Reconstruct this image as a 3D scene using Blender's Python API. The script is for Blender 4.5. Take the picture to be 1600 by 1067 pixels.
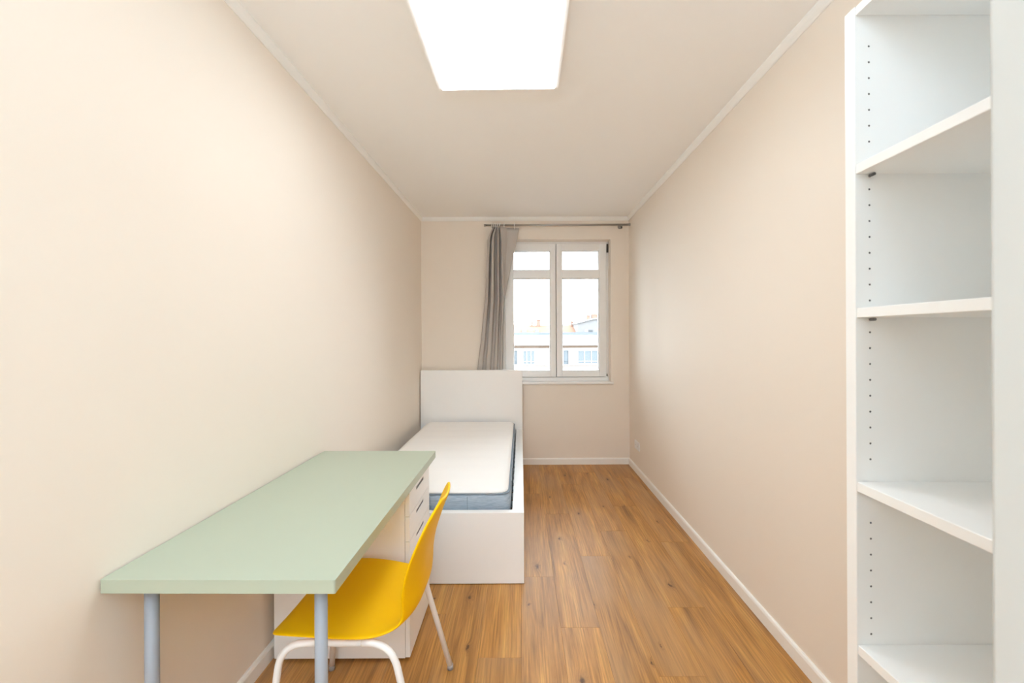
import bpy, bmesh, math, random
from mathutils import Vector, Matrix
random.seed(7)
for o in list(bpy.data.objects):
    bpy.data.objects.remove(o)
S = bpy.context.scene
COL = S.collection
PI = math.pi

# ------------------------------------------------------------------ camera
H = 1.35
cam_d = bpy.data.cameras.new('camera')
cam = bpy.data.objects.new('camera', cam_d)
COL.objects.link(cam)
cam.location = (0, 0, H)
cam.rotation_euler = (math.radians(90), math.radians(0.25), 0)
cam_d.sensor_width = 36
cam_d.lens = 655 / 1600 * 36
cam_d.shift_x = -14 / 1600
cam_d.shift_y = -8.5 / 1600
cam_d.clip_start = 0.02
cam_d.clip_end = 500
cam_d.dof.use_dof = True
cam_d.dof.focus_distance = 2.6
cam_d.dof.aperture_fstop = 6.0
S.camera = cam

# ------------------------------------------------------------------ sky and exposure
W = bpy.data.worlds.new('overcast_sky')
S.world = W
W.use_nodes = True
bgn = W.node_tree.nodes['Background']
bgn.inputs[0].default_value = (0.89, 1.0, 1.10, 1)
bgn.inputs[1].default_value = 10.0
S.view_settings.view_transform = 'Standard'
S.view_settings.look = 'None'
S.view_settings.gamma = 1
S.view_settings.use_curve_mapping = False
S.view_settings.exposure = 0.0
S.cycles.max_bounces = 24
S.cycles.diffuse_bounces = 20
LAMP = 12.0          # radiance of the ceiling panel
# the photographer's flash, bounced off the ceiling above and behind the camera
fl_d = bpy.data.lights.new('bounce_flash', 'AREA')
fl_d.shape = 'DISK'
fl_d.size = 0.25
fl_d.energy = 97
fl_d.color = (0.71, 0.96, 1.20)
flash = bpy.data.objects.new('bounce_flash', fl_d)
COL.objects.link(flash)
flash.location = (-0.1, -1.3, 1.75)
flash.rotation_euler = (math.radians(180), 0, 0)
LAMP_COL = (0.93, 1.0, 1.06)

# ------------------------------------------------------------------ materials
def new_mat(name):
    m = bpy.data.materials.new(name)
    m.use_nodes = True
    nt = m.node_tree
    return m, nt, nt.nodes['Principled BSDF']

def plain(name, col, rough=0.5, metal=0.0, spec=0.5, bump=0.0, bscale=60.0, var=0.0):
    m, nt, p = new_mat(name)
    p.inputs['Base Color'].default_value = (*col, 1)
    p.inputs['Roughness'].default_value = rough
    p.inputs['Metallic'].default_value = metal
    p.inputs['Specular IOR Level'].default_value = spec
    if bump or var:
        tc = nt.nodes.new('ShaderNodeTexCoord')
        n = nt.nodes.new('ShaderNodeTexNoise')
        n.inputs['Scale'].default_value = bscale
        n.inputs['Detail'].default_value = 4
        nt.links.new(tc.outputs['Object'], n.inputs['Vector'])
        if bump:
            b = nt.nodes.new('ShaderNodeBump')
            b.inputs['Strength'].default_value = bump
            b.inputs['Distance'].default_value = 0.002
            nt.links.new(n.outputs['Fac'], b.inputs['Height'])
            nt.links.new(b.outputs['Normal'], p.inputs['Normal'])
        if var:
            mx = nt.nodes.new('ShaderNodeMixRGB')
            mx.inputs[1].default_value = (*[c * (1 - var) for c in col], 1)
            mx.inputs[2].default_value = (*[min(1, c * (1 + var)) for c in col], 1)
            nt.links.new(n.outputs['Fac'], mx.inputs[0])
            nt.links.new(mx.outputs[0], p.inputs['Base Color'])
    return m

def glow(name, col, strength):
    m, nt, p = new_mat(name)
    nt.nodes.remove(p)
    e = nt.nodes.new('ShaderNodeEmission')
    e.inputs[0].default_value = (*col, 1)
    e.inputs[1].default_value = strength
    nt.links.new(e.outputs[0], nt.nodes['Material Output'].inputs[0])
    return m

def glass_mat():
    m, nt, p = new_mat('window_glass')
    nt.nodes.remove(p)
    t = nt.nodes.new('ShaderNodeBsdfTransparent')
    t.inputs[0].default_value = (0.97, 0.985, 0.98, 1)
    g = nt.nodes.new('ShaderNodeBsdfGlossy')
    g.inputs['Roughness'].default_value = 0.02
    f = nt.nodes.new('ShaderNodeFresnel')
    f.inputs[0].default_value = 1.45
    mx = nt.nodes.new('ShaderNodeMixShader')
    nt.links.new(f.outputs[0], mx.inputs[0])
    nt.links.new(t.outputs[0], mx.inputs[1])
    nt.links.new(g.outputs[0], mx.inputs[2])
    nt.links.new(mx.outputs[0], nt.nodes['Material Output'].inputs[0])
    return m

def fabric_mat(name, col, trans=0.25):
    m, nt, p = new_mat(name)
    p.inputs['Base Color'].default_value = (*col, 1)
    p.inputs['Roughness'].default_value = 0.9
    p.inputs['Specular IOR Level'].default_value = 0.1
    tc = nt.nodes.new('ShaderNodeTexCoord')
    n = nt.nodes.new('ShaderNodeTexNoise')
    n.inputs['Scale'].default_value = 300
    b = nt.nodes.new('ShaderNodeBump')
    b.inputs['Strength'].default_value = 0.15
    b.inputs['Distance'].default_value = 0.001
    nt.links.new(tc.outputs['Object'], n.inputs['Vector'])
    nt.links.new(n.outputs['Fac'], b.inputs['Height'])
    nt.links.new(b.outputs['Normal'], p.inputs['Normal'])
    if trans:
        t = nt.nodes.new('ShaderNodeBsdfTranslucent')
        t.inputs[0].default_value = (*col, 1)
        mx = nt.nodes.new('ShaderNodeMixShader')
        mx.inputs[0].default_value = trans
        nt.links.new(p.outputs[0], mx.inputs[1])
        nt.links.new(t.outputs[0], mx.inputs[2])
        nt.links.new(mx.outputs[0], nt.nodes['Material Output'].inputs[0])
    return m

def wood_mat():
    m, nt, p = new_mat('oak_plank')
    N, L = nt.nodes, nt.links
    tc = N.new('ShaderNodeTexCoord')
    oi = N.new('ShaderNodeObjectInfo')
    # every plank is cut from its own piece of the pattern
    off = N.new('ShaderNodeCombineXYZ')
    mul = N.new('ShaderNodeMath'); mul.operation = 'MULTIPLY'; mul.inputs[1].default_value = 37.0
    mul2 = N.new('ShaderNodeMath'); mul2.operation = 'MULTIPLY'; mul2.inputs[1].default_value = 91.0
    L.new(oi.outputs['Random'], mul.inputs[0]); L.new(oi.outputs['Random'], mul2.inputs[0])
    L.new(mul.outputs[0], off.inputs[0]); L.new(mul2.outputs[0], off.inputs[1])
    add = N.new('ShaderNodeVectorMath'); add.operation = 'ADD'
    L.new(tc.outputs['Object'], add.inputs[0]); L.new(off.outputs[0], add.inputs[1])
    # knots: sparse round spots, stretched along the plank
    km = N.new('ShaderNodeVectorMath'); km.operation = 'MULTIPLY'; km.inputs[1].default_value = (6.0, 2.6, 0.0)
    wn = N.new('ShaderNodeTexNoise'); wn.inputs['Scale'].default_value = 45.0; wn.inputs['Detail'].default_value = 2
    L.new(add.outputs[0], wn.inputs['Vector'])
    wsub = N.new('ShaderNodeVectorMath'); wsub.operation = 'MULTIPLY_ADD'; wsub.inputs[1].default_value = (0.022, 0.04, 0); wsub.inputs[2].default_value = (-0.011, -0.02, 0)
    L.new(wn.outputs['Color'], wsub.inputs[0])
    wadd = N.new('ShaderNodeVectorMath'); wadd.operation = 'ADD'
    L.new(add.outputs[0], wadd.inputs[0]); L.new(wsub.outputs[0], wadd.inputs[1])
    L.new(wadd.outputs[0], km.inputs[0])
    vo = N.new('ShaderNodeTexVoronoi'); vo.voronoi_dimensions = '2D'; vo.inputs['Scale'].default_value = 1.0
    L.new(km.outputs[0], vo.inputs['Vector'])
    sep = N.new('ShaderNodeSeparateColor'); L.new(vo.outputs['Color'], sep.inputs[0])
    on = N.new('ShaderNodeMath'); on.operation = 'GREATER_THAN'; on.inputs[1].default_value = 0.62
    L.new(sep.outputs[0], on.inputs[0])
    halo = N.new('ShaderNodeMapRange'); halo.inputs[1].default_value = 0.0; halo.inputs[2].default_value = 0.20
    halo.inputs[3].default_value = 1.0; halo.inputs[4].default_value = 0.0; halo.interpolation_type = 'SMOOTHSTEP'
    core = N.new('ShaderNodeMapRange'); core.inputs[1].default_value = 0.02; core.inputs[2].default_value = 0.065
    core.inputs[3].default_value = 1.0; core.inputs[4].default_value = 0.0
    ksz = N.new('ShaderNodeMath'); ksz.operation = 'MULTIPLY_ADD'; ksz.inputs[1].default_value = 1.6; ksz.inputs[2].default_value = 0.75
    L.new(sep.outputs[1], ksz.inputs[0])
    kds = N.new('ShaderNodeMath'); kds.operation = 'MULTIPLY'
    L.new(vo.outputs['Distance'], kds.inputs[0]); L.new(ksz.outputs[0], kds.inputs[1])
    L.new(kds.outputs[0], core.inputs[0]); L.new(kds.outputs[0], halo.inputs[0])
    haloon = N.new('ShaderNodeMath'); haloon.operation = 'MULTIPLY'; L.new(halo.outputs[0], haloon.inputs[0]); L.new(on.outputs[0], haloon.inputs[1])
    coreon = N.new('ShaderNodeMath'); coreon.operation = 'MULTIPLY'; L.new(core.outputs[0], coreon.inputs[0]); L.new(on.outputs[0], coreon.inputs[1])
    # the grain bends round the knots
    bend = N.new('ShaderNodeCombineXYZ')
    bm_ = N.new('ShaderNodeMath'); bm_.operation = 'MULTIPLY'; bm_.inputs[1].default_value = 0.018
    L.new(haloon.outputs[0], bm_.inputs[0]); L.new(bm_.outputs[0], bend.inputs[0])
    add2 = N.new('ShaderNodeVectorMath'); add2.operation = 'ADD'
    L.new(add.outputs[0], add2.inputs[0]); L.new(bend.outputs[0], add2.inputs[1])
    def noise(sx, sy, detail, dist=0.0, rough=0.55):
        mp = N.new('ShaderNodeVectorMath'); mp.operation = 'MULTIPLY'; mp.inputs[1].default_value = (sx, sy, 0.0)
        L.new(add2.outputs[0], mp.inputs[0])
        n = N.new('ShaderNodeTexNoise'); n.inputs['Scale'].default_value = 1.0
        n.inputs['Detail'].default_value = detail; n.inputs['Distortion'].default_value = dist
        n.inputs['Roughness'].default_value = rough
        L.new(mp.outputs[0], n.inputs['Vector'])
        return n
    broad = noise(15, 1.0, 6, 0.7, 0.62)
    fine = noise(150, 3.5, 3, 0.2, 0.65)
    tint = noise(3.0, 1.3, 2)
    r1 = N.new('ShaderNodeValToRGB')
    e = r1.color_ramp.elements
    e[0].position = 0.27; e[0].color = (0.215, 0.086, 0.017, 1)
    e[1].position = 0.74; e[1].color = (0.703, 0.381, 0.093, 1)
    k = e.new(0.44); k.color = (0.434, 0.197, 0.042, 1)
    k = e.new(0.56); k.color = (0.542, 0.259, 0.060, 1)
    L.new(broad.outputs['Fac'], r1.inputs[0])
    r2 = N.new('ShaderNodeMapRange'); r2.inputs[1].default_value = 0.3; r2.inputs[2].default_value = 0.7
    r2.inputs[3].default_value = 0.60; r2.inputs[4].default_value = 1.24
    L.new(fine.outputs['Fac'], r2.inputs[0])
    m1 = N.new('ShaderNodeVectorMath'); m1.operation = 'SCALE'
    L.new(r1.outputs[0], m1.inputs[0]); L.new(r2.outputs[0], m1.inputs['Scale'])
    r3 = N.new('ShaderNodeMapRange'); r3.inputs[3].default_value = 0.93; r3.inputs[4].default_value = 1.08
    L.new(oi.outputs['Random'], r3.inputs[0])
    m2 = N.new('ShaderNodeVectorMath'); m2.operation = 'SCALE'
    L.new(m1.outputs[0], m2.inputs[0]); L.new(r3.outputs[0], m2.inputs['Scale'])
    gm = N.new('ShaderNodeMixRGB'); gm.blend_type = 'MIX'; gm.inputs[2].default_value = (0.45, 0.285, 0.16, 1)
    tr = N.new('ShaderNodeMapRange'); tr.inputs[1].default_value = 0.45; tr.inputs[2].default_value = 0.75
    tr.inputs[3].default_value = 0.08; tr.inputs[4].default_value = 0.6
    L.new(tint.outputs['Fac'], tr.inputs[0]); L.new(tr.outputs[0], gm.inputs[0]); L.new(m2.outputs[0], gm.inputs[1])
    kh = N.new('ShaderNodeMath'); kh.operation = 'MULTIPLY'; kh.inputs[1].default_value = 0.42
    L.new(haloon.outputs[0], kh.inputs[0])
    k1 = N.new('ShaderNodeMixRGB'); k1.inputs[2].default_value = (0.22, 0.10, 0.04, 1)
    L.new(kh.outputs[0], k1.inputs[0]); L.new(gm.outputs[0], k1.inputs[1])
    kc = N.new('ShaderNodeMath'); kc.operation = 'MULTIPLY'; kc.inputs[1].default_value = 0.85
    L.new(coreon.outputs[0], kc.inputs[0])
    k2 = N.new('ShaderNodeMixRGB'); k2.inputs[2].default_value = (0.075, 0.033, 0.014, 1)
    L.new(kc.outputs[0], k2.inputs[0]); L.new(k1.outputs[0], k2.inputs[1])
    L.new(k2.outputs[0], p.inputs['Base Color'])
    p.inputs['Roughness'].default_value = 0.42
    p.inputs['Specular IOR Level'].default_value = 0.4
    b = N.new('ShaderNodeBump'); b.inputs['Strength'].default_value = 0.12; b.inputs['Distance'].default_value = 0.001
    L.new(fine.outputs['Fac'], b.inputs['Height']); L.new(b.outputs['Normal'], p.inputs['Normal'])
    return m

def quilt_mat():
    m, nt, p = new_mat('blue_quilted_cloth')
    N, L = nt.nodes, nt.links
    tc = N.new('ShaderNodeTexCoord')
    n = N.new('ShaderNodeTexNoise'); n.inputs['Scale'].default_value = 1.0; n.inputs['Detail'].default_value = 3
    mp = N.new('ShaderNodeVectorMath'); mp.operation = 'MULTIPLY'; mp.inputs[1].default_value = (30, 30, 260)
    L.new(tc.outputs['Object'], mp.inputs[0]); L.new(mp.outputs[0], n.inputs['Vector'])
    r = N.new('ShaderNodeValToRGB')
    r.color_ramp.elements[0].position = 0.3; r.color_ramp.elements[0].color = (0.30, 0.375, 0.46, 1)
    r.color_ramp.elements[1].position = 0.7; r.color_ramp.elements[1].color = (0.46, 0.535, 0.615, 1)
    L.new(n.outputs['Fac'], r.inputs[0]); L.new(r.outputs[0], p.inputs['Base Color'])
    p.inputs['Roughness'].default_value = 0.95
    p.inputs['Specular IOR Level'].default_value = 0.1
    return m

M = dict(
    wall=plain('beige_wall_paint', (0.83, 0.758, 0.672), 0.75, spec=0.25, bump=0.06, bscale=90),
    ceil=plain('ceiling_paint', (0.91, 0.90, 0.88), 0.9, spec=0.1, bump=0.03, bscale=80),
    trim=plain('white_trim_paint', (0.88, 0.865, 0.83), 0.4),
    sub=plain('dark_underlay', (0.09, 0.05, 0.025), 0.9),
    wood=wood_mat(),
    lam=plain('white_laminate', (0.90, 0.895, 0.885), 0.38, spec=0.4),
    shelf=plain('white_shelf_foil', (0.91, 0.92, 0.92), 0.4, spec=0.4),
    dark=plain('dark_slot', (0.16, 0.16, 0.165), 0.8),
    green=plain('sage_green_laminate', (0.445, 0.50, 0.395), 0.36, spec=0.45),
    legm=plain('silver_grey_lacquer', (0.37, 0.40, 0.45), 0.6, metal=0.1, spec=0.5),
    yellow=plain('yellow_plastic', (0.95, 0.55, 0.0), 0.45, spec=0.18, bump=0.03, bscale=400),
    wtube=plain('white_powder_coat', (0.86, 0.85, 0.84), 0.35),
    rubber=plain('grey_foot_plastic', (0.35, 0.34, 0.33), 0.6),
    mattop=fabric_mat('white_mattress_cloth', (0.94, 0.935, 0.925), 0.0),
    matside=quilt_mat(),
    piping=plain('blue_grey_piping', (0.22, 0.27, 0.33), 0.8),
    curtain=fabric_mat('taupe_curtain_cloth', (0.60, 0.56, 0.525), 0.2),
    pale_edge=fabric_mat('pale_curtain_cloth', (0.82, 0.81, 0.79), 0.4),
    steel=plain('brushed_steel', (0.46, 0.43, 0.40), 0.3, metal=0.9),
    ring=plain('pale_metal_ring', (0.88, 0.87, 0.85), 0.3, metal=0.0),
    pvc=plain('white_window_plastic', (0.86, 0.86, 0.855), 0.3),
    gasket=plain('grey_gasket', (0.40, 0.40, 0.40), 0.6),
    hinge=plain('dark_hinge_metal', (0.10, 0.095, 0.085), 0.5, metal=0.3),
    glass=glass_mat(),
    socket=plain('white_socket_plastic', (0.86, 0.86, 0.85), 0.3),
    lamp=glow('lit_diffuser', LAMP_COL, LAMP),
    frame=plain('lamp_frame_white', (0.85, 0.83, 0.80), 0.5),
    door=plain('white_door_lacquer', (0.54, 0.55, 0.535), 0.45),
    render=plain('white_facade_render', (0.480, 0.474, 0.462), 0.9, var=0.06, bscale=2),
    brick=plain('pale_brick_facade', (0.260, 0.210, 0.176), 0.9, var=0.12, bscale=3),
    brown=plain('brown_wood_soffit', (0.097, 0.059, 0.037), 0.8, var=0.2, bscale=1.5),
    zinc=plain('blue_grey_zinc', (0.083, 0.091, 0.105), 0.5),
    tile=plain('orange_roof_tiles', (0.194, 0.094, 0.055), 0.9, var=0.2, bscale=2.5),
    greyr=plain('grey_slate_roof', (0.175, 0.165, 0.16), 0.9, var=0.15, bscale=2),
    wglass=plain('grey_window_glass', (0.078, 0.091, 0.101), 0.15),
    wglass2=plain('pale_blind', (0.248, 0.248, 0.244), 0.5),
    wframe=plain('facade_window_frame', (0.390, 0.395, 0.400), 0.5),
    dframe=plain('facade_dark_frame', (0.054, 0.058, 0.065), 0.5),
    chim=plain('chimney_brick', (0.199, 0.113, 0.082), 0.9, var=0.2, bscale=4),
    road=plain('street_asphalt', (0.108, 0.108, 0.112), 0.9, var=0.1, bscale=0.5),
)

# ------------------------------------------------------------------ helpers
class MB:
    """Collects shapes, then links them as ONE mesh object."""
    def __init__(s):
        s.bm = bmesh.new()
    def box(s, x0, x1, y0, y1, z0, z1, bev=0.0, seg=1):
        t = bmesh.new()
        bmesh.ops.create_cube(t, size=1)
        for v in t.verts:
            v.co = Vector(((x0 + x1) / 2 + v.co.x * (x1 - x0), (y0 + y1) / 2 + v.co.y * (y1 - y0), (z0 + z1) / 2 + v.co.z * (z1 - z0)))
        if bev:
            bmesh.ops.bevel(t, geom=t.edges[:], offset=bev, segments=seg, affect='EDGES', profile=0.5)
        s.merge(t)
        return s
    def prism(s, pts, a0, a1, axis='z', bev=0.0):
        t = bmesh.new()
        def P(u, v, w):
            return {'z': (u, v, w), 'y': (u, w, v), 'x': (w, u, v)}[axis]
        lo = [t.verts.new(P(u, v, a0)) for u, v in pts]
        hi = [t.verts.new(P(u, v, a1)) for u, v in pts]
        n = len(pts)
        t.faces.new(lo[::-1]); t.faces.new(hi)
        for i in range(n):
            t.faces.new((lo[i], lo[(i + 1) % n], hi[(i + 1) % n], hi[i]))
        bmesh.ops.recalc_face_normals(t, faces=t.faces[:])
        if bev:
            bmesh.ops.bevel(t, geom=t.edges[:], offset=bev, segments=1, affect='EDGES')
        s.merge(t)
        return s
    def tube(s, pts, r, n=12, cap=True, closed=False):
        pts = [Vector(p) for p in pts]
        bm = s.bm
        rings = []
        m = len(pts)
        up = None
        for i, p in enumerate(pts):
            if closed:
                d = pts[(i + 1) % m] - pts[i - 1]
            else:
                d = pts[min(i + 1, m - 1)] - pts[max(i - 1, 0)]
            d.normalize()
            if up is None:
                up = Vector((0, 0, 1)) if abs(d.z) < 0.9 else Vector((1, 0, 0))
            a = d.cross(up).normalized()
            b = a.cross(d).normalized()
            up = b
            rr = r[i] if isinstance(r, (list, tuple)) else r
            rings.append([bm.verts.new(p + a * rr * math.cos(2 * PI * k / n) + b * rr * math.sin(2 * PI * k / n)) for k in range(n)])
        for i in range(m if closed else m - 1):
            q = rings[(i + 1) % m]
            for k in range(n):
                f = bm.faces.new((rings[i][k], rings[i][(k + 1) % n], q[(k + 1) % n], q[k]))
                f.smooth = True
        if cap and not closed:
            bm.faces.new(rings[0][::-1]); bm.faces.new(rings[-1])
        return s
    def merge(s, t):
        me = bpy.data.meshes.new('tmp')
        t.to_mesh(me); t.free()
        s.bm.from_mesh(me)
        bpy.data.meshes.remove(me)
    def build(s, name, mat, parent=None, loc=None, smooth=False, recalc=True):
        if recalc:
            bmesh.ops.recalc_face_normals(s.bm, faces=s.bm.faces[:])
        me = bpy.data.meshes.new(name)
        s.bm.to_mesh(me); s.bm.free()
        if smooth:
            for p in me.polygons:
                p.use_smooth = True
        me.materials.append(mat)
        o = bpy.data.objects.new(name, me)
        COL.objects.link(o)
        if parent:
            o.parent = parent
        if loc:
            o.location = loc
        return o

def B(*a, **k):
    return MB().box(*a, **k)

def thing(name, label, cat, loc=(0, 0, 0), rz=0, group=None):
    o = bpy.data.objects.new(name, None)
    COL.objects.link(o)
    o.empty_display_size = 0.1
    o.location = loc
    o.rotation_euler = (0, 0, rz)
    tag(o, label, cat, group)
    return o

def tag(o, label, cat, group=None):
    o['label'] = label
    o['category'] = cat
    if group:
        o['group'] = group
    return o

def struct(o, label, cat='wall'):
    o['kind'] = 'structure'
    o['label'] = label
    o['category'] = cat
    return o

def empty_struct(name, label, cat, loc):
    o = bpy.data.objects.new(name, None)
    COL.objects.link(o)
    o.location = loc
    return struct(o, label, cat)

def bezier(pts, n=8):
    """Rounded polyline through points: corners given as (p, radius)."""
    out = []
    P = [Vector(p) for p, r in pts]
    for i, (p, r) in enumerate(pts):
        p = Vector(p)
        if r == 0 or i in (0, len(pts) - 1):
            out.append(p); continue
        a = p + (P[i - 1] - p).normalized() * r
        b = p + (P[i + 1] - p).normalized() * r
        for k in range(n + 1):
            t = k / n
            out.append(a * (1 - t) ** 2 + p * 2 * t * (1 - t) + b * t * t)
    return out

# ------------------------------------------------------------------ room shell
XL, XR, YB, YR, ZC = -1.046, 1.138, 4.41, -0.46, 2.60
YH = -2.8                                    # end of the hallway behind the camera
WT = 0.34
WX0, WX1, WZ0, WZ1 = -0.20, 0.948, 0.865, 2.367   # window opening

fl = struct(B(XL - .3, XR + .2, YH - .1, YB + .05, -0.12, -0.012).build('floor', M['sub']), 'oak plank floor of the room, boards running towards the window', 'floor')
PW, PL = 0.182, 1.24
x = XL - 0.05
c = 0
offs = [0.30, 0.92, 0.55, 0.12, 0.74, 0.40, 1.05, 0.22, 0.83, 0.50, 0.08, 0.66, 0.97]
while x < XR - 0.005:
    x1 = min(x + PW, XR)
    y = YH - offs[c % len(offs)]
    while y < YB - 0.002:
        y0, y1 = max(y, YH), min(y + PL, YB)
        if y1 > y0 + 0.02:
            g = 0.0002
            mb = MB()
            hx, hy = (x1 - x) / 2 - g, (y1 - y0) / 2 - g
            mb.box(-hx, hx, -hy, hy, -0.012, 0, bev=0.0006)
            mb.build('plank', M['wood'], fl, ((x + x1) / 2, (y0 + y1) / 2, 0))
        y += PL
    x = x1
    c += 1

struct(B(XL - .2, XR + .2, YH - .1, YB + WT, ZC, ZC + .2).build('ceiling', M['ceil']), 'pale smooth ceiling with the bright square-edged light panel', 'ceiling')
struct(B(XL - .2, XL, YH, YB + WT, 0, ZC).build('wall_left', M['wall']), 'bare beige wall beside the green desk and the bed', 'wall')
struct(B(XR, XR + .2, YH, YB + WT, 0, ZC).build('wall_right', M['wall']), 'bare beige wall between the window corner and the white shelf unit', 'wall')
wb = MB()
wb.box(XL, WX0, YB, YB + WT, 0, ZC); wb.box(WX1, XR, YB, YB + WT, 0, ZC)
wb.box(WX0, WX1, YB, YB + WT, 0, WZ0 - .02); wb.box(WX0, WX1, YB, YB + WT, WZ1, ZC)
struct(wb.build('wall_back', M['wall']), 'beige end wall that holds the window above the bed headboard', 'wall')
DX0, DX1, DZ = -0.42, 0.475, 2.06
wf = MB()
wf.box(DX1, XR, YR - .12, YR, 0, ZC)
struct(wf.build('wall_front', M['wall']), 'short beige wall that carries the open door behind the viewpoint', 'wall')
struct(B(XL, XR, YH - .1, YH, 0, ZC).build('wall_hallway', M['ceil']), 'pale hallway wall beyond the doorway', 'wall')

# the wall beside the desk is not quite parallel to the opposite one
SKEW = math.radians(-0.33)
def skew(o):
    p = Vector((XL, YB, 0))
    o.rotation_euler = (0, 0, SKEW)
    o.location = p - Matrix.Rotation(SKEW, 3, 'Z') @ p
skew(bpy.data.objects['wall_left'])

# baseboards with a rounded top edge
def baseboard(name, axis, a0, a1, at, sgn, label, h=0.066, d=0.014):
    prof = [(0, 0), (d, 0), (d, h - .012), (d * .75, h - .003), (d * .45, h), (0, h)]
    mb = MB()
    if axis == 'y':
        mb.prism([(at + sgn * u, v) for u, v in prof], a0, a1, 'y')
    else:
        mb.prism([(at + sgn * u, v) for u, v in prof], a0, a1, 'x')
    o = struct(mb.build(name, M['trim']), label, 'baseboard')
    if name.endswith('left'):
        skew(o)
baseboard('baseboard_left', 'y', YH, YB, XL, 1, 'white baseboard under the wall beside the desk')
baseboard('baseboard_right', 'y', 0.885, YB, XR, -1, 'white baseboard along the bare wall opposite the bed')
baseboard('baseboard_back', 'x', XL, XR, YB, -1, 'white baseboard under the window wall')

# thin cove strip where walls meet the ceiling
def cove(name, axis, a0, a1, at, sgn, label, w=0.020, s=0.040):
    prof = [(0, ZC), (w, ZC), (w, ZC - s * .22), (w * .8, ZC - s * .55), (w * .45, ZC - s * .88), (w * .2, ZC - s), (0, ZC - s)]
    mb = MB()
    mb.prism([(at + sgn * u, v) for u, v in prof], a0, a1, axis)
    o = struct(mb.build(name, M['trim']), label, 'moulding')
    if name == 'trim_1':
        skew(o)
cove('trim_1', 'y', YH, YB, XL, 1, 'thin white cove strip above the wall beside the desk')
cove('trim_2', 'y', YR, YB, XR, -1, 'thin white cove strip above the wall with the shelf unit')
cove('trim_3', 'x', XL, XR, YB, -1, 'thin white cove strip above the window wall')

# open door leaf at the edge of the view
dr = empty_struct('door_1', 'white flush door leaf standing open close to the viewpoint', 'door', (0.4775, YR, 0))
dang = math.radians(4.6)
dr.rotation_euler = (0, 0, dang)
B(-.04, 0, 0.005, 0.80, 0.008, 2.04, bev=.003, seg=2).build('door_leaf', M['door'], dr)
hd = MB()
for s in (-1, 1):
    xx = -.02 + s * .02
    hd.tube(bezier([((xx, .735, 1.03), 0), ((xx + s * .05, .735, 1.03), .012), ((xx + s * .05, .61, 1.03), 0)]), .009)
    hd.box(min(xx, xx + s * .006), max(xx, xx + s * .006), .715, .755, .95, 1.07, bev=.002)
hd.build('door_handle', M['steel'], dr)
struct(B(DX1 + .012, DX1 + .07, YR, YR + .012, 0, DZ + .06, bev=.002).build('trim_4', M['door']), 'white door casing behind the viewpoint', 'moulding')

# ------------------------------------------------------------------ window
win = empty_struct('window_1', 'white double casement window looking out over rooftops', 'window', (0, 0, 0))
YF = 4.53
fr = MB()
fr.box(WX0, WX0 + .035, YF, YF + .07, WZ0, WZ1, bev=.002); fr.box(WX1 - .022, WX1, YF, YF + .07, WZ0, WZ1, bev=.002)
fr.box(WX0 + .035, WX1 - .022, YF - .004, YF + .07, WZ0, .903, bev=.002); fr.box(WX0 + .035, WX1 - .022, YF, YF + .07, 2.346, WZ1, bev=.002)
fr.build('window_frame', M['pvc'], win)
ZU1, ZU0, ZL1, ZL0 = 2.268, 2.058, 1.972, 0.970
def sash(x0, x1, g0, g1, hs):
    s = MB()
    y0, y1 = YF - .018, YF + .05
    z0, z1 = .909, 2.342
    s.box(x0, g0, y0, y1, z0, z1, bev=.004, seg=2); s.box(g1, x1, y0, y1, z0, z1, bev=.004, seg=2)
    s.box(g0, g1, y0, y1, z0, ZL0, bev=.003); s.box(g0, g1, y0, y1, ZL1, ZU0, bev=.003); s.box(g0, g1, y0, y1, ZU1, z1, bev=.003)
    o = s.build('sash', M['pvc'], win)
    for za, zb in ((ZL0, ZL1), (ZU0, ZU1)):
        b = MB()
        w = .009
        yb0, yb1 = YF + .004, YF + .03
        b.prism([(g0, za), (g0 + w, za + w), (g0 + w, zb - w), (g0, zb)], yb0, yb1, 'y')
        b.prism([(g1, za), (g1 - w, za + w), (g1 - w, zb - w), (g1, zb)], yb0, yb1, 'y')
        b.prism([(g0, za), (g1, za), (g1 - w, za + w), (g0 + w, za + w)], yb0, yb1, 'y')
        b.prism([(g0, zb), (g1, zb), (g1 - w, zb - w), (g0 + w, zb - w)], yb0, yb1, 'y')
        b.build('glazing_bead', M['pvc'], o)
        B(g0 + .001, g1 - .001, YF + .031, YF + .037, za + .001, zb - .001).build('pane', M['glass'], o)
    return o
sL = sash(-.163, .3765, -.083, .318, -1)
sR = sash(.3835, .9225, .443, .844, 1)
# overlapping strip where the sashes meet
B(.37, .39, YF + .0505, YF + .06, .91, 2.34).build('gasket', M['gasket'], win)
B(-.16, .92, YF + .0505, YF + .06, .895, .915).build('gasket', M['gasket'], win)
hg = MB(); hg.tube([(.935, YF - .016, 2.246), (.935, YF - .016, 2.336)], .010)
hg.build('hinge', M['hinge'], win)
hg = MB(); hg.tube([(.925, YF - .02, .918), (.925, YF - .02, .94)], .009)
hg.build('hinge', M['gasket'], win)
sl = MB(); sl.box(WX0 - .02, WX1 + .022, YB - .028, YB - .0005, .842, .866, bev=.006, seg=2)
sl.box(WX0 + .001, WX1 - .001, YB - .001, YF + .02, .846, .866)
sl.build('window_sill', M['pvc'], win)

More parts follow.
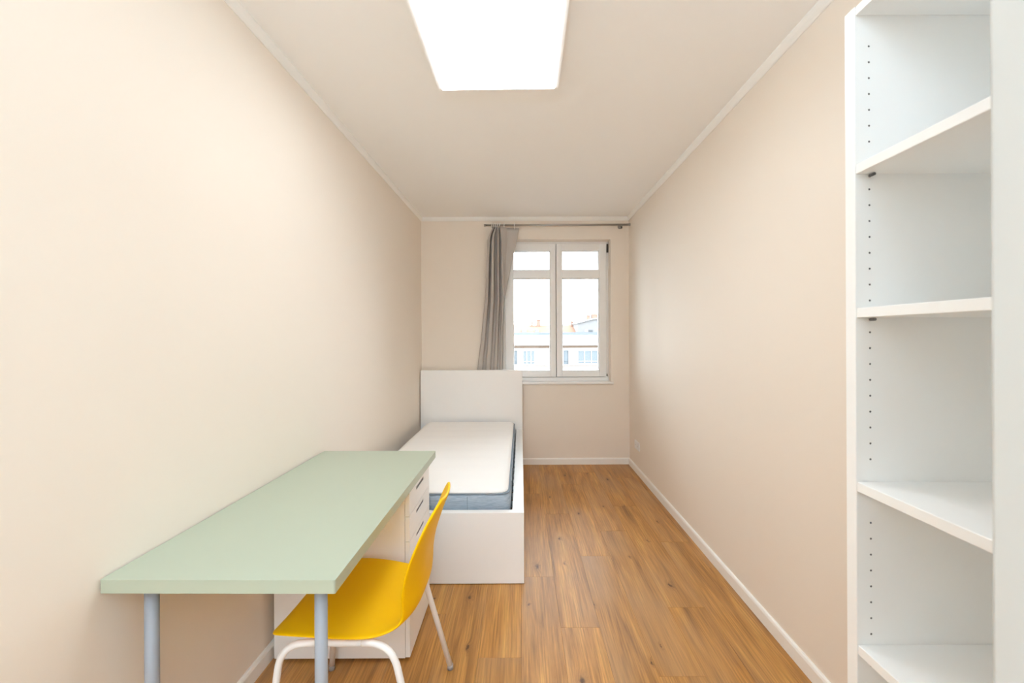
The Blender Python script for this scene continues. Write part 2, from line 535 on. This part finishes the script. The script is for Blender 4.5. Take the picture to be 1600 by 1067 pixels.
# ------------------------------------------------------------------ ceiling light
lt = thing('ceiling_light', 'glowing flat square light panel on the ceiling of the room', 'ceiling light', (-.11, 1.742, ZC), rz=math.radians(-0.9))
lx0, lx1, ly0, ly1 = -.272, .272, -.298, .298
LD = -.05
r = MB()
for a in ((lx0 - .022, lx0, ly0 - .006, ly1 + .006), (lx1, lx1 + .022, ly0 - .006, ly1 + .006), (lx0, lx1, ly0 - .006, ly0), (lx0, lx1, ly1, ly1 + .006)):
    r.box(*a, LD + .006, 0)
r.build('lamp_frame', M['frame'], lt)
B(lx0 + .0005, lx1 - .0005, ly0 + .0005, ly1 - .0005, LD, LD + .02).build('diffuser', M['lamp'], lt)

# ------------------------------------------------------------------ bed
bed = thing('bed_frame', 'white single bed frame with high headboard under the window', 'bed', (-.51, 3.30, 0))
bx0, bx1 = -.525, .522
by0, by1 = -1.02, 1.055
B(bx0, bx1, by1 - .045, by1, 0.0, 1.0, bev=.002).build('headboard', M['lam'], bed)
B(bx0, bx1, by0, by0 + .04, 0.004, .39, bev=.0015).build('footboard', M['lam'], bed)
B(bx1 - .064, bx1, by0 + .0405, by1 - .0455, .02, .388, bev=.0015).build('side_rail', M['lam'], bed)
B(bx0, bx0 + .022, by0 + .0405, by1 - .0455, .02, .388, bev=.0015).build('side_rail', M['lam'], bed)
for k in range(14):
    yy = by0 + .12 + k * .135
    B(bx0 + .0225, bx1 - .0645, yy, yy + .07, .255, .275, bev=.002).build('slat', M['lam'], bed)

# mattress: white top pad on a quilted blue body
mt = thing('mattress', 'white topped mattress with grey-blue quilted sides in the bed frame', 'mattress', (-.515, 3.305, .276))
mx0, mx1, my0, my1 = -.44, .452, -.955, .965
def rounded_rect(x0, x1, y0, y1, r, n=6):
    pts = []
    for cx, cy, a0 in ((x1 - r, y0 + r, -90), (x1 - r, y1 - r, 0), (x0 + r, y1 - r, 90), (x0 + r, y0 + r, 180)):
        for k in range(n + 1):
            a = math.radians(a0 + 90 * k / n)
            pts.append((cx + r * math.cos(a), cy + r * math.sin(a)))
    return pts
def loft(levels, name, mat, parent, extra=None):
    """levels: (inset, z); the outline is a rounded rectangle."""
    mb = MB(); bm = mb.bm
    rings = []
    for ins, z in levels:
        pts = rounded_rect(mx0 + ins, mx1 - ins, my0 + ins, my1 - ins, max(.012, .055 - ins * .5), 6)
        rings.append([bm.verts.new((u, v, z)) for u, v in pts])
    n = len(rings[0])
    for a, b in zip(rings, rings[1:]):
        for k in range(n):
            f = bm.faces.new((a[k], a[(k + 1) % n], b[(k + 1) % n], b[k])); f.smooth = True
    bm.faces.new(rings[0][::-1]); bm.faces.new(rings[-1])
    return mb.build(name, mat, parent)
loft([(.012, 0), (.002, .012), (0, .04), (.002, .075), (0, .11), (.001, .150), (.002, .176), (.010, .183)], 'mattress_body', M['matside'], mt)
loft([(.012, .1835), (.004, .1845), (.002, .187), (.004, .190), (.012, .1905)], 'piping', M['piping'], mt)
# soft top with slight quilting hollows
mb = MB(); bm = mb.bm
nx, ny = 28, 56
def toppt(i, j):
    u, v = i / nx, j / ny
    return mx0 + .006 + (mx1 - mx0 - .020) * u, my0 + .006 + (my1 - my0 - .012) * v
def corner(x, y, r=.06):
    cx = min(max(x, mx0 + .006 + r), mx1 - .014 - r); cy = min(max(y, my0 + .006 + r), my1 - .006 - r)
    d = Vector((x - cx, y - cy))
    if d.length > r:
        d = d.normalized() * r
    return cx + d.x, cy + d.y
grid = []
for j in range(ny + 1):
    row = []
    for i in range(nx + 1):
        x, y = toppt(i, j)
        ex, ey = x, y
        e = min(i, nx - i) / nx * (mx1 - mx0); e2 = min(j, ny - j) / ny * (my1 - my0)
        ed = min(e, e2)
        z = .210 - .012 * max(0, 1 - ed / .05) ** 2
        z += .0022 * math.sin(y * 2 * PI / .21) * min(1, ed / .1) + .0012 * math.sin(x * 2 * PI / .16 + y * 3) * min(1, ed / .1)
        cx, cy = corner(x, y)
        row.append(bm.verts.new((cx, cy, z)))
    grid.append(row)
for j in range(ny):
    for i in range(nx):
        f = bm.faces.new((grid[j][i], grid[j][i + 1], grid[j + 1][i + 1], grid[j + 1][i])); f.smooth = True
border = [grid[0][i] for i in range(nx)] + [grid[j][nx] for j in range(ny)] + [grid[ny][i] for i in range(nx, 0, -1)] + [grid[j][0] for j in range(ny, 0, -1)]
low = [bm.verts.new((v.co.x, v.co.y, .191)) for v in border]
for k in range(len(border)):
    f = bm.faces.new((border[k], border[(k + 1) % len(border)], low[(k + 1) % len(border)], low[k])); f.smooth = True
bm.faces.new(low)
mb.build('mattress_top', M['mattop'], mt)
# vertical quilting seams on the near end and the open side
for xx in (-.22, 0.0, .21):
    B(xx - .0015, xx + .0015, my0 - .0015, my0 + .004, .02, .175).build('seam', M['piping'], mt)
for yy in (-.7, -.45, -.2, .05, .3, .55, .8):
    B(mx1 - .004, mx1 + .0015, yy - .0015, yy + .0015, .02, .175).build('seam', M['piping'], mt)

# ------------------------------------------------------------------ drawer unit
du = thing('drawer_unit', 'tall white drawer unit carrying the window end of the desk', 'drawer unit', (-.746, 1.93, 0))
dx0, dx1, dy0, dy1, dh = -.286, .279, -.187, .187, .704
ft = .018
car = MB()
car.box(dx0, dx1 - ft - .002, dy0, dy0 + .016, .012, dh, bev=.001)
car.box(dx0, dx1 - ft - .002, dy1 - .016, dy1, .012, dh, bev=.001)
car.box(dx0, dx0 + .006, dy0 + .016, dy1 - .016, .03, dh)
car.box(dx0 + .006, dx1 - ft - .002, dy0 + .016, dy1 - .016, dh - .016, dh, bev=.001)
car.box(dx0 + .006, dx1 - ft - .002, dy0 + .016, dy1 - .016, .012, .05)
car.build('carcass', M['lam'], du)
for a, b in ((dx0 + .04, dy0 + .03), (dx0 + .04, dy1 - .03), (dx1 - .08, dy0 + .03), (dx1 - .08, dy1 - .03)):
    mb = MB(); mb.tube([(a, b, 0), (a, b, .0125)], .02); mb.build('foot', M['rubber'], du)
zt = dh - .002
fronts = [.104, .104, .104, .184, .184]
for k, hgt in enumerate(fronts):
    za, zb = zt - hgt + .003, zt
    if k == 4:
        za = .016
    ou = .014 if k == 3 else 0.0
    f0, f1 = dx1 - ft + ou, dx1 + ou
    ya, yb = dy0 + .001, dy1 - .001
    s0, s1 = zb - .034, zb - .018
    mb = MB()
    mb.box(f0, f1, ya, yb, za, s0, bev=0.0); mb.box(f0, f1, ya, yb, s1, zb)
    mb.box(f0, f1, ya, -.072, s0, s1); mb.box(f0, f1, .072, yb, s0, s1)
    bmesh.ops.remove_doubles(mb.bm, verts=mb.bm.verts[:], dist=1e-5)
    d = mb.build('drawer', M['lam'], du)
    bx = MB()
    bx.box(dx0 + .03, f0 - .001, dy0 + .022, dy0 + .034, za + .01, zb - .045); bx.box(dx0 + .03, f0 - .001, dy1 - .034, dy1 - .022, za + .01, zb - .045)
    bx.box(dx0 + .03, f0 - .001, dy0 + .034, dy1 - .034, za + .01, za + .016)
    bx.build('drawer_box', M['lam'], d)
    B(f0 + .001, f1 - .003, -.0715, .0715, s0 + .0002, s1 - .0002).build('handle_slot', M['dark'], d)
    zt = za - .0 if k == 4 else zt - hgt

# ------------------------------------------------------------------ desk
dk = thing('desk', 'sage green desk on grey tube legs, back edge against the wall', 'desk', (-.7585, 1.640, 0), rz=math.radians(-0.55))
TZ = .742
w2, l2 = .297, .590
mb = MB()
pts = rounded_rect(-w2, w2, -l2, l2, .004, 3)
mb.prism(pts, TZ - .034, TZ, 'z', bev=.0)
top = mb.build('desktop', M['green'], dk)
for lx in (-.232, .225):
    y = -l2 + .075
    l = MB()
    l.tube([(lx, y, .02), (lx, y, TZ - .040)], .0162, 20)
    lo = l.build('leg', M['legm'], dk)
    p = MB(); p.tube([(lx, y, TZ - .0402), (lx, y, TZ - .0342)], .038, 20); p.build('mounting_plate', M['legm'], lo)
    p = MB(); p.tube([(lx, y, 0), (lx, y, .02)], .019, 20); p.build('foot', M['rubber'], lo)

# ------------------------------------------------------------------ chair
ch = thing('chair', 'yellow plastic shell chair on white tube legs pushed under the desk', 'chair', (-.55, 1.475, 0), rz=PI)
# local: +x is where the sitter faces, sections from the front lip to the top of the back
secs = [  # f, z, half width, edge lift, how late the edge turns up
    (.226, .424, .150, .004, 2.2), (.222, .432, .178, .006, 2.2), (.208, .440, .200, .009, 2.2), (.170, .446, .216, .012, 2.2), (.10, .446, .224, .013, 2.2),
    (.03, .442, .225, .013, 2.2), (-.04, .436, .221, .012, 2.2), (-.095, .430, .209, .012, 2.2), (-.145, .431, .190, .016, 2.6), (-.182, .442, .176, .024, 3.2),
    (-.204, .466, .172, .034, 3.6), (-.212, .502, .183, .036, 3.4), (-.212, .548, .199, .034, 2.8), (-.218, .598, .209, .032, 2.4), (-.231, .655, .208, .029, 2.2),
    (-.248, .705, .198, .025, 2.2), (-.264, .750, .177, .021, 2.2), (-.277, .780, .147, .017, 2.2), (-.284, .797, .110, .013, 2.2), (-.286, .803, .070, .010, 2.2)]
mb = MB(); bm = mb.bm
NT = 16
rows = []
for i, (f, z, hw, lift, late) in enumerate(secs):
    a = secs[max(i - 1, 0)]; b = secs[min(i + 1, len(secs) - 1)]
    tx, tz = b[0] - a[0], b[1] - a[1]
    ln = math.hypot(tx, tz)
    nxn, nzn = tz / ln, -tx / ln           # points to the sitter's side
    row = []
    for k in range(NT + 1):
        t = -1 + 2 * k / NT
        d = lift * abs(t) ** late
        row.append(bm.verts.new((f + nxn * d, hw * t, z + nzn * d)))
    rows.append(row)
for a, b in zip(rows, rows[1:]):
    for k in range(NT):
        fc = bm.faces.new((a[k], a[k + 1], b[k + 1], b[k])); fc.smooth = True
shell = mb.build('seat_shell', M['yellow'], ch)
sd = shell.modifiers.new('thickness', 'SOLIDIFY'); sd.thickness = .009; sd.offset = 1.0
ss = shell.modifiers.new('smooth', 'SUBSURF'); ss.levels = 1; ss.render_levels = 2
TR = .0108
for sy in (-1, 1):
    ytop, yfoot = sy * .192, sy * .228
    zt = .4145
    # front leg and rear leg each carry half of the bend
    def arc(fx0, fxt, mid):
        return bezier([((fx0, yfoot, .012), 0), ((fxt, ytop + sy * .004, zt), .075), ((mid, ytop, zt), 0)], 10)
    for nm, f0, ft_, mid in (('leg', .224, .186, .08), ('leg', -.257, -.152, -.06)):
        l = MB(); l.tube(arc(f0, ft_, mid), TR, 14)
        lo = l.build(nm, M['wtube'], ch)
        c_ = MB(); c_.tube([(f0, yfoot, 0), (f0, yfoot, .018)], TR + .0012, 14); c_.build('foot_cap', M['rubber'], lo)
    l = MB(); l.tube([(.08, ytop, zt), (-.06, ytop, zt)], TR, 14)
    l.build('seat_rail', M['wtube'], ch)
for xx in (.07, -.05):
    l = MB(); l.tube([(xx, -.19, zt), (xx, .19, zt)], .009, 12); l.build('cross_bar', M['wtube'], ch)

# ------------------------------------------------------------------ shelf unit
sh = thing('shelf_unit', 'tall white open wardrobe frame with shelves and peg holes', 'shelf unit', (.677, .848, 0))
SD, SW, SH = .445, .50, 2.013     # depth (x), width (y, towards the viewpoint), height
PT = .026
cut = MB()
k = 0
zholes = []
for i in range(40):
    py = 75 + 24.8 * i
    if 236 < py < 262 or 720 < py < 812 or 1005 < py < 1020:
        continue
    zholes.append(H - (py - 525) / 772)
for z in zholes:
    if z < .06:
        continue
    for xx in (.029, SD - .06):
        cut.tube([(xx, -.012, z), (xx, .011, z)], .0021, 10)
cutter = cut.build('cutter', M['dark'], None)
far = B(0, SD, 0, PT, 0, SH, bev=.001).build('side_panel', M['shelf'], sh)
bo = far.modifiers.new('holes', 'BOOLEAN'); bo.object = cutter; bo.operation = 'DIFFERENCE'; bo.solver = 'EXACT'
bo.material_mode = 'TRANSFER'
cutter.location = sh.location
bpy.context.view_layer.update()
dg = bpy.context.evaluated_depsgraph_get()
me = bpy.data.meshes.new_from_object(far.evaluated_get(dg))
far.modifiers.clear()
far.data = me
bpy.data.objects.remove(cutter)
B(0, SD, -SW, -SW + PT, 0, SH, bev=.001).build('side_panel', M['shelf'], sh)
B(SD - .008, SD, -SW + PT, -.0005, .06, SH - .02).build('back_panel', M['shelf'], sh)
B(0.002, SD - .009, -SW + PT + .0005, -.0005, SH - .0185, SH - .0005, bev=.001).build('top_panel', M['shelf'], sh)
B(0.002, SD - .009, -SW + PT + .0005, -.0005, .055, .075, bev=.001).build('bottom_panel', M['shelf'], sh)
B(0.02, .036, -SW + PT + .0005, -.0005, 0, .054).build('plinth', M['shelf'], sh)
for z0 in (1.674, 1.384, 1.033, .704, .36):
    s_ = B(0.001, SD - .009, -SW + PT + .001, -.001, z0, z0 + .0195, bev=.001).build('shelf', M['shelf'], sh)
    for xx in (.029, SD - .06):
        for yy, d in ((-.001, -1), (-SW + PT + .001, 1)):
            pn = MB(); pn.tube([(xx, yy, z0 - .0035), (xx, yy + d * .012, z0 - .0035)], .003, 8)
            pn.build('shelf_pin', M['dark'], s_)

# ------------------------------------------------------------------ curtain rod and curtain
YRod = 4.335
def px(x, y, s=151.0):
    return (x - 814) / s, H - (y - 525) / s
rod = thing('curtain_rod', 'thin steel curtain rod above the window', 'curtain rod', (.38, YRod, 2.497))
l = MB(); l.tube([(-.745, 0, 0), (.752, 0, 0)], .0105, 16); l.build('rod', M['steel'], rod)
for xx in (-.66, .665):
    b = MB()
    b.tube([(xx, YB - YRod - .0005, -.004), (xx, .008, -.004)], .007, 12)
    b.tube([(xx, YB - YRod - .0005, -.004), (xx, YB - YRod - .006, -.004)], .024, 16)
    b.box(xx - .008, xx + .008, -.012, .013, -.018, -.0106, bev=.002)
    bo_ = b.build('bracket', M['steel'], rod)
    s_ = MB(); s_.tube([(xx, -.002, -.018), (xx, -.002, -.038)], .0075, 12); s_.build('clamp_screw', M['hinge'], bo_)
for xx in (-.745, .752):
    e_ = MB(); e_.tube([(xx - .012, 0, 0), (xx + .004, 0, 0)], .0135, 16); e_.build('end_cap', M['steel'], rod)

cu = thing('curtain', 'gathered taupe curtain drawn to one side and tucked behind the headboard', 'curtain', (-.2, YRod, 0))
NU, NV = 150, 70
def lerp(a, b, t): return a + (b - a) * t
def interp(tab, y):
    for (y0, v0), (y1, v1) in zip(tab, tab[1:]):
        if y <= y1:
            return lerp(v0, v1, (y - y0) / (y1 - y0))
    return tab[-1][1]
LT = [(358, 770), (366, 765), (376, 762), (400, 761), (470, 757.5), (530, 751), (578, 745), (720, 740)]
RT = [(358, 811.5), (372, 809), (400, 802.5), (440, 794), (470, 788.5), (520, 786), (578, 785), (720, 783)]
MT = [(358, 783.5), (376, 786), (400, 786), (470, 787), (520, 785.2), (578, 784.2), (720, 782.2)]   # edge between the bunched and the flat part
# fold ridges of the bunched part: (share of its width, depth), negative is towards the room
FOLD = [(0, .015), (.05, -.030), (.19, -.046), (.255, .040), (.315, .044), (.37, -.044), (.47, -.050), (.53, .036), (.60, .040), (.66, -.030), (.74, -.046), (.80, .034), (.88, .036), (.93, -.050), (1.0, -.054)]
def fold(t):
    for (a, da), (b, db) in zip(FOLD, FOLD[1:]):
        if t <= b:
            q = (t - a) / (b - a)
            q = q * q * (3 - 2 * q)
            return lerp(da, db, q)
    return FOLD[-1][1]
mb = MB(); bm = mb.bm
g = []
Y0, Y1 = 355.5, 716
for j in range(NV + 1):
    v = j / NV
    yp = Y0 + (Y1 - Y0) * v
    xl, xm, xr = interp(LT, yp), interp(MT, yp), interp(RT, yp)
    press = 1 - .70 * min(1.0, max(0, (yp - 430) / 140))
    top = min(1.0, .55 + (yp - Y0) / 60)
    yback = lerp(0.0, .046, min(1, max(0, (yp - 400) / 165)))
    row = []
    for i in range(NU + 1):
        u = i / NU
        if u < .74:
            t = u / .74
            # folds drift and merge a little on the way down
            tt = t + .045 * math.sin(2.2 * v + 5 * t) * math.sin(PI * t)
            xx = lerp(xl, xm, t)
            d = fold(min(max(tt, 0), 1)) * press * top
        else:
            t = (u - .74) / .26
            xx = lerp(xm, xr, t)
            d = lerp(-.054 * press * top, .014, min(1, t * 3)) - .006 * math.sin(t * PI * 2 + v * 2)
        wx, wz = px(xx, yp)
        if v < .02 and u < .74:
            wz += .006 * math.sin(u * 60)
        row.append(bm.verts.new((wx + .2, min(d + yback, .0655), wz)))
    g.append(row)
for j in range(NV):
    for i in range(NU):
        f = bm.faces.new((g[j][i], g[j][i + 1], g[j + 1][i + 1], g[j + 1][i])); f.smooth = True
edge = [Vector(r[-1].co) for r in g]
topv = [Vector(p.co) for p in g[0]]
cl = mb.build('cloth', M['curtain'], cu)
so = cl.modifiers.new('thickness', 'SOLIDIFY'); so.thickness = .0015; so.offset = 0
hm = MB()  # pale strip along the middle of the curtain's free edge
ep = [edge[k] + Vector((.004, .002, 0)) for k in range(int(.30 * NV), int(.68 * NV))]
hm.tube(ep, .006, 8)
hm.build('pale_edge_strip', M['pale_edge'], cu)
for xp in (769.5, 772.5, 775.2, 778.2, 781.5, 788.5, 804.5):
    xx, _ = px(xp, 358)
    rg = MB()
    rg.tube([(xx + .2 + .003 * math.sin(a), .023 * math.cos(a), 2.497 - .004 + .023 * math.sin(a)) for a in [2 * PI * q / 18 for q in range(18)]], .0042, 8, closed=True)
    ro = rg.build('ring', M['ring'], cu)
    rc = MB(); rc.tube([(xx + .2, 0, 2.497 - .027), (xx + .2, .0, 2.452)], .0032, 8); rc.build('clip', M['ring'], ro)

# ------------------------------------------------------------------ wall socket
sk = thing('wall_socket', 'white double wall socket low on the bare wall near the corner', 'socket', (XR - .0005, 4.10, .275))
mb = MB(); mb.box(-.011, 0, -.078, .078, -.041, .041, bev=.004, seg=2); mb.build('cover_plate', M['socket'], sk)
for yy in (-.0385, .0385):
    mb = MB()
    n = 24
    t = bmesh.new()
    o_ = [t.verts.new((-.0118, yy + .021 * math.cos(2 * PI * q / n), .021 * math.sin(2 * PI * q / n))) for q in range(n)]
    i_ = [t.verts.new((-.0118, yy + .0185 * math.cos(2 * PI * q / n), .0185 * math.sin(2 * PI * q / n))) for q in range(n)]
    d_ = [t.verts.new((-.0112, yy + .018 * math.cos(2 * PI * q / n), .018 * math.sin(2 * PI * q / n))) for q in range(n)]
    for q in range(n):
        r_ = (q + 1) % n
        t.faces.new((o_[q], o_[r_], i_[r_], i_[q])); t.faces.new((i_[q], i_[r_], d_[r_], d_[q]))
    t.faces.new(d_)
    mb.merge(t)
    ou = mb.build('outlet', M['socket'], sk)
    pn = MB()
    for zz in (-.0095, .0095):
        pn.tube([(-.0113, yy + zz, 0), (-.0119, yy + zz, 0)], .0028, 10)
    pn.build('contact_hole', M['dark'], ou)

# ------------------------------------------------------------------ outside: buildings across the street
YO = 45.0
SO = 655 / YO
def ox(p): return (p - 814) / SO
def oz(p): return H - (p - 525) / SO
GZ = -14.0
struct(B(-40, 60, 12, 90, GZ - .3, GZ).build('street', M['road']), 'street and yard between the buildings', 'ground')
bd = thing('apartment_building', 'long flat roofed building across the street with a window band', 'building', (2.2, YO, GZ))
def OB(x0, x1, y0, y1, z0, z1):
    return B(x0 - 2.2, x1 - 2.2, y0, y1, z0 - GZ, z1 - GZ)
BX0, BX1 = -7.5, 12.5
OB(BX0, BX1, .3, 9, GZ, oz(524)).build('wall', M['brick'], bd)
OB(BX0 - .2, BX1 + .2, -.35, .3, oz(539.5), oz(523.5)).build('parapet', M['render'], bd)
OB(BX0 - .3, BX1 + .3, -.5, 9.2, oz(523.4), oz(519.5)).build('roof_edge', M['zinc'], bd)
OB(BX0, BX1, -.1, .3, oz(544), oz(539.6)).build('soffit', M['brown'], bd)
OB(BX0, BX1, .0, .3, oz(547.5), oz(544.1)).build('lintel', M['render'], bd)
OB(BX0, BX1, .1, .3, oz(571), oz(569.5)).build('window_sill', M['render'], bd)
xs = [(-3.3, -2.2, 1, 0), (-1.9, -1.0, 0, 1), (-.72, -.38, 1, 0), (.2, 1.5, 1, 2), (1.68, 2.34, 0, 1), (2.46, 3.4, 0, 1), (3.6, 4.4, 1, 1), (4.55, 5.1, 1, 0), (5.2, 5.95, 0, 2), (6.1, 8.3, 1, 2), (8.6, 9.6, 0, 1), (9.8, 11.4, 1, 2)]
for (a, b, dark, mull) in xs:
    f = MB()
    z0, z1 = oz(569.4), oz(547.6)
    fw = .07
    def q(x0, x1, za, zb): f.box(x0 - 2.2, x1 - 2.2, .12, .3, za - GZ, zb - GZ)
    q(a, a + fw, z0, z1); q(b - fw, b, z0, z1); q(a, b, z0, z0 + fw); q(a, b, z1 - fw, z1)
    q(a, b, z0 + .28, z0 + .33)
    for k in range(mull):
        c = a + (b - a) * (k + 1) / (mull + 1)
        q(c - .035, c + .035, z0, z1)
    fo = f.build('window', M['dframe'] if dark and b - a < .7 else M['wframe'], bd)
    OB(a + .02, b - .02, .22, .29, z0 + .02, z1 - .02).build('pane', M['wglass'] if dark else M['wglass2'], fo)
zz0, zz1 = oz(569.4), oz(547.6)
# pale wall piers between the windows
prev = BX0
for (a, b, _, _) in xs + [(BX1, BX1, 0, 0)]:
    if a - prev > .05:
        OB(prev, a, .05, .3, zz0, zz1).build('pier', M['render'], bd)
    prev = b
# roofs behind
def gable(root, name, x0, x1, y0, y1, z0, z1, mat, loc):
    mb = MB()
    mb.prism([(y0, z0), (y1, z0), ((y0 + y1) / 2, z1)], x0, x1, 'x')
    return mb.build(name, mat, root)
rt = thing('tiled_roof_house', 'house with an orange tiled roof and chimneys behind the flat roofed building', 'house', (ox(850), 62, GZ))
s2 = 655 / 62
def hz(p): return H - (p - 525) / s2 - GZ
def hx(p): return (p - 814) / s2 - ox(850)
B(hx(780), hx(902), 0, 9, 0, hz(521)).build('wall', M['render'], rt)
gable(rt, 'roof', hx(778), hx(903), -.4, 9.4, hz(521), hz(506.5), M['tile'], None)
for (a, b, t_) in ((840, 846, 499), (831, 833.5, 503), (897, 900.5, 502)):
    cb = MB(); cb.box(hx(a), hx(b), 3.4, 4.2, hz(518), hz(t_)); cb.box(hx(a) - .06, hx(b) + .06, 3.34, 4.26, hz(t_), hz(t_) + .12)
    cb.build('chimney', M['chim'], rt)
for (a, b) in ((836, 841.5), (815, 823)):
    d_ = MB(); d_.box(hx(a), hx(b), -.3, 3, hz(520), hz(514.5)); d_.build('dormer', M['greyr'], rt)
an = MB()
an.tube([(hx(853), 4, hz(512)), (hx(853), 4, hz(488))], .035, 6); an.tube([(hx(850), 4, hz(491)), (hx(856), 4, hz(491))], .03, 6); an.tube([(hx(851), 4, hz(495)), (hx(855), 4, hz(495))], .03, 6)
an.build('antenna', M['zinc'], rt)
gh = thing('grey_gable_house', 'taller house with a grey pitched end wall behind the flat roofed building', 'house', (ox(925), 60, GZ))
s3 = 655 / 60
def gz(p): return H - (p - 525) / s3 - GZ
def gx(p): return (p - 814) / s3 - ox(925)
mb = MB(); mb.prism([(gx(903), 0), (gx(960), 0), (gx(960), gz(497)), (gx(925), gz(499)), (gx(903), gz(505))], 0, 10, 'y'); mb.build('wall', M['greyr'], gh)
mb = MB(); mb.prism([(gx(901.5), gz(505.6)), (gx(925), gz(499.5)), (gx(961), gz(497.5)), (gx(961), gz(496)), (gx(925), gz(498)), (gx(901.5), gz(504))], -.3, 10.3, 'y'); mb.build('roof', M['render'], gh)
for (a, b, t_) in ((921, 926, 493), (929, 945, 491)):
    cb = MB(); cb.box(gx(a), gx(b), 2, 2.9, gz(500), gz(t_)); cb.box(gx(a) - .06, gx(b) + .06, 1.94, 2.96, gz(t_), gz(t_) + .1); cb.build('chimney', M['chim'], gh)
wn = MB(); wn.box(gx(920), gx(926), -.06, .02, gz(519), gz(516)); wn.build('window', M['dframe'], gh)
wn = MB(); wn.box(gx(914), gx(918), -.06, .02, gz(519), gz(515)); wn.build('window', M['wframe'], gh)
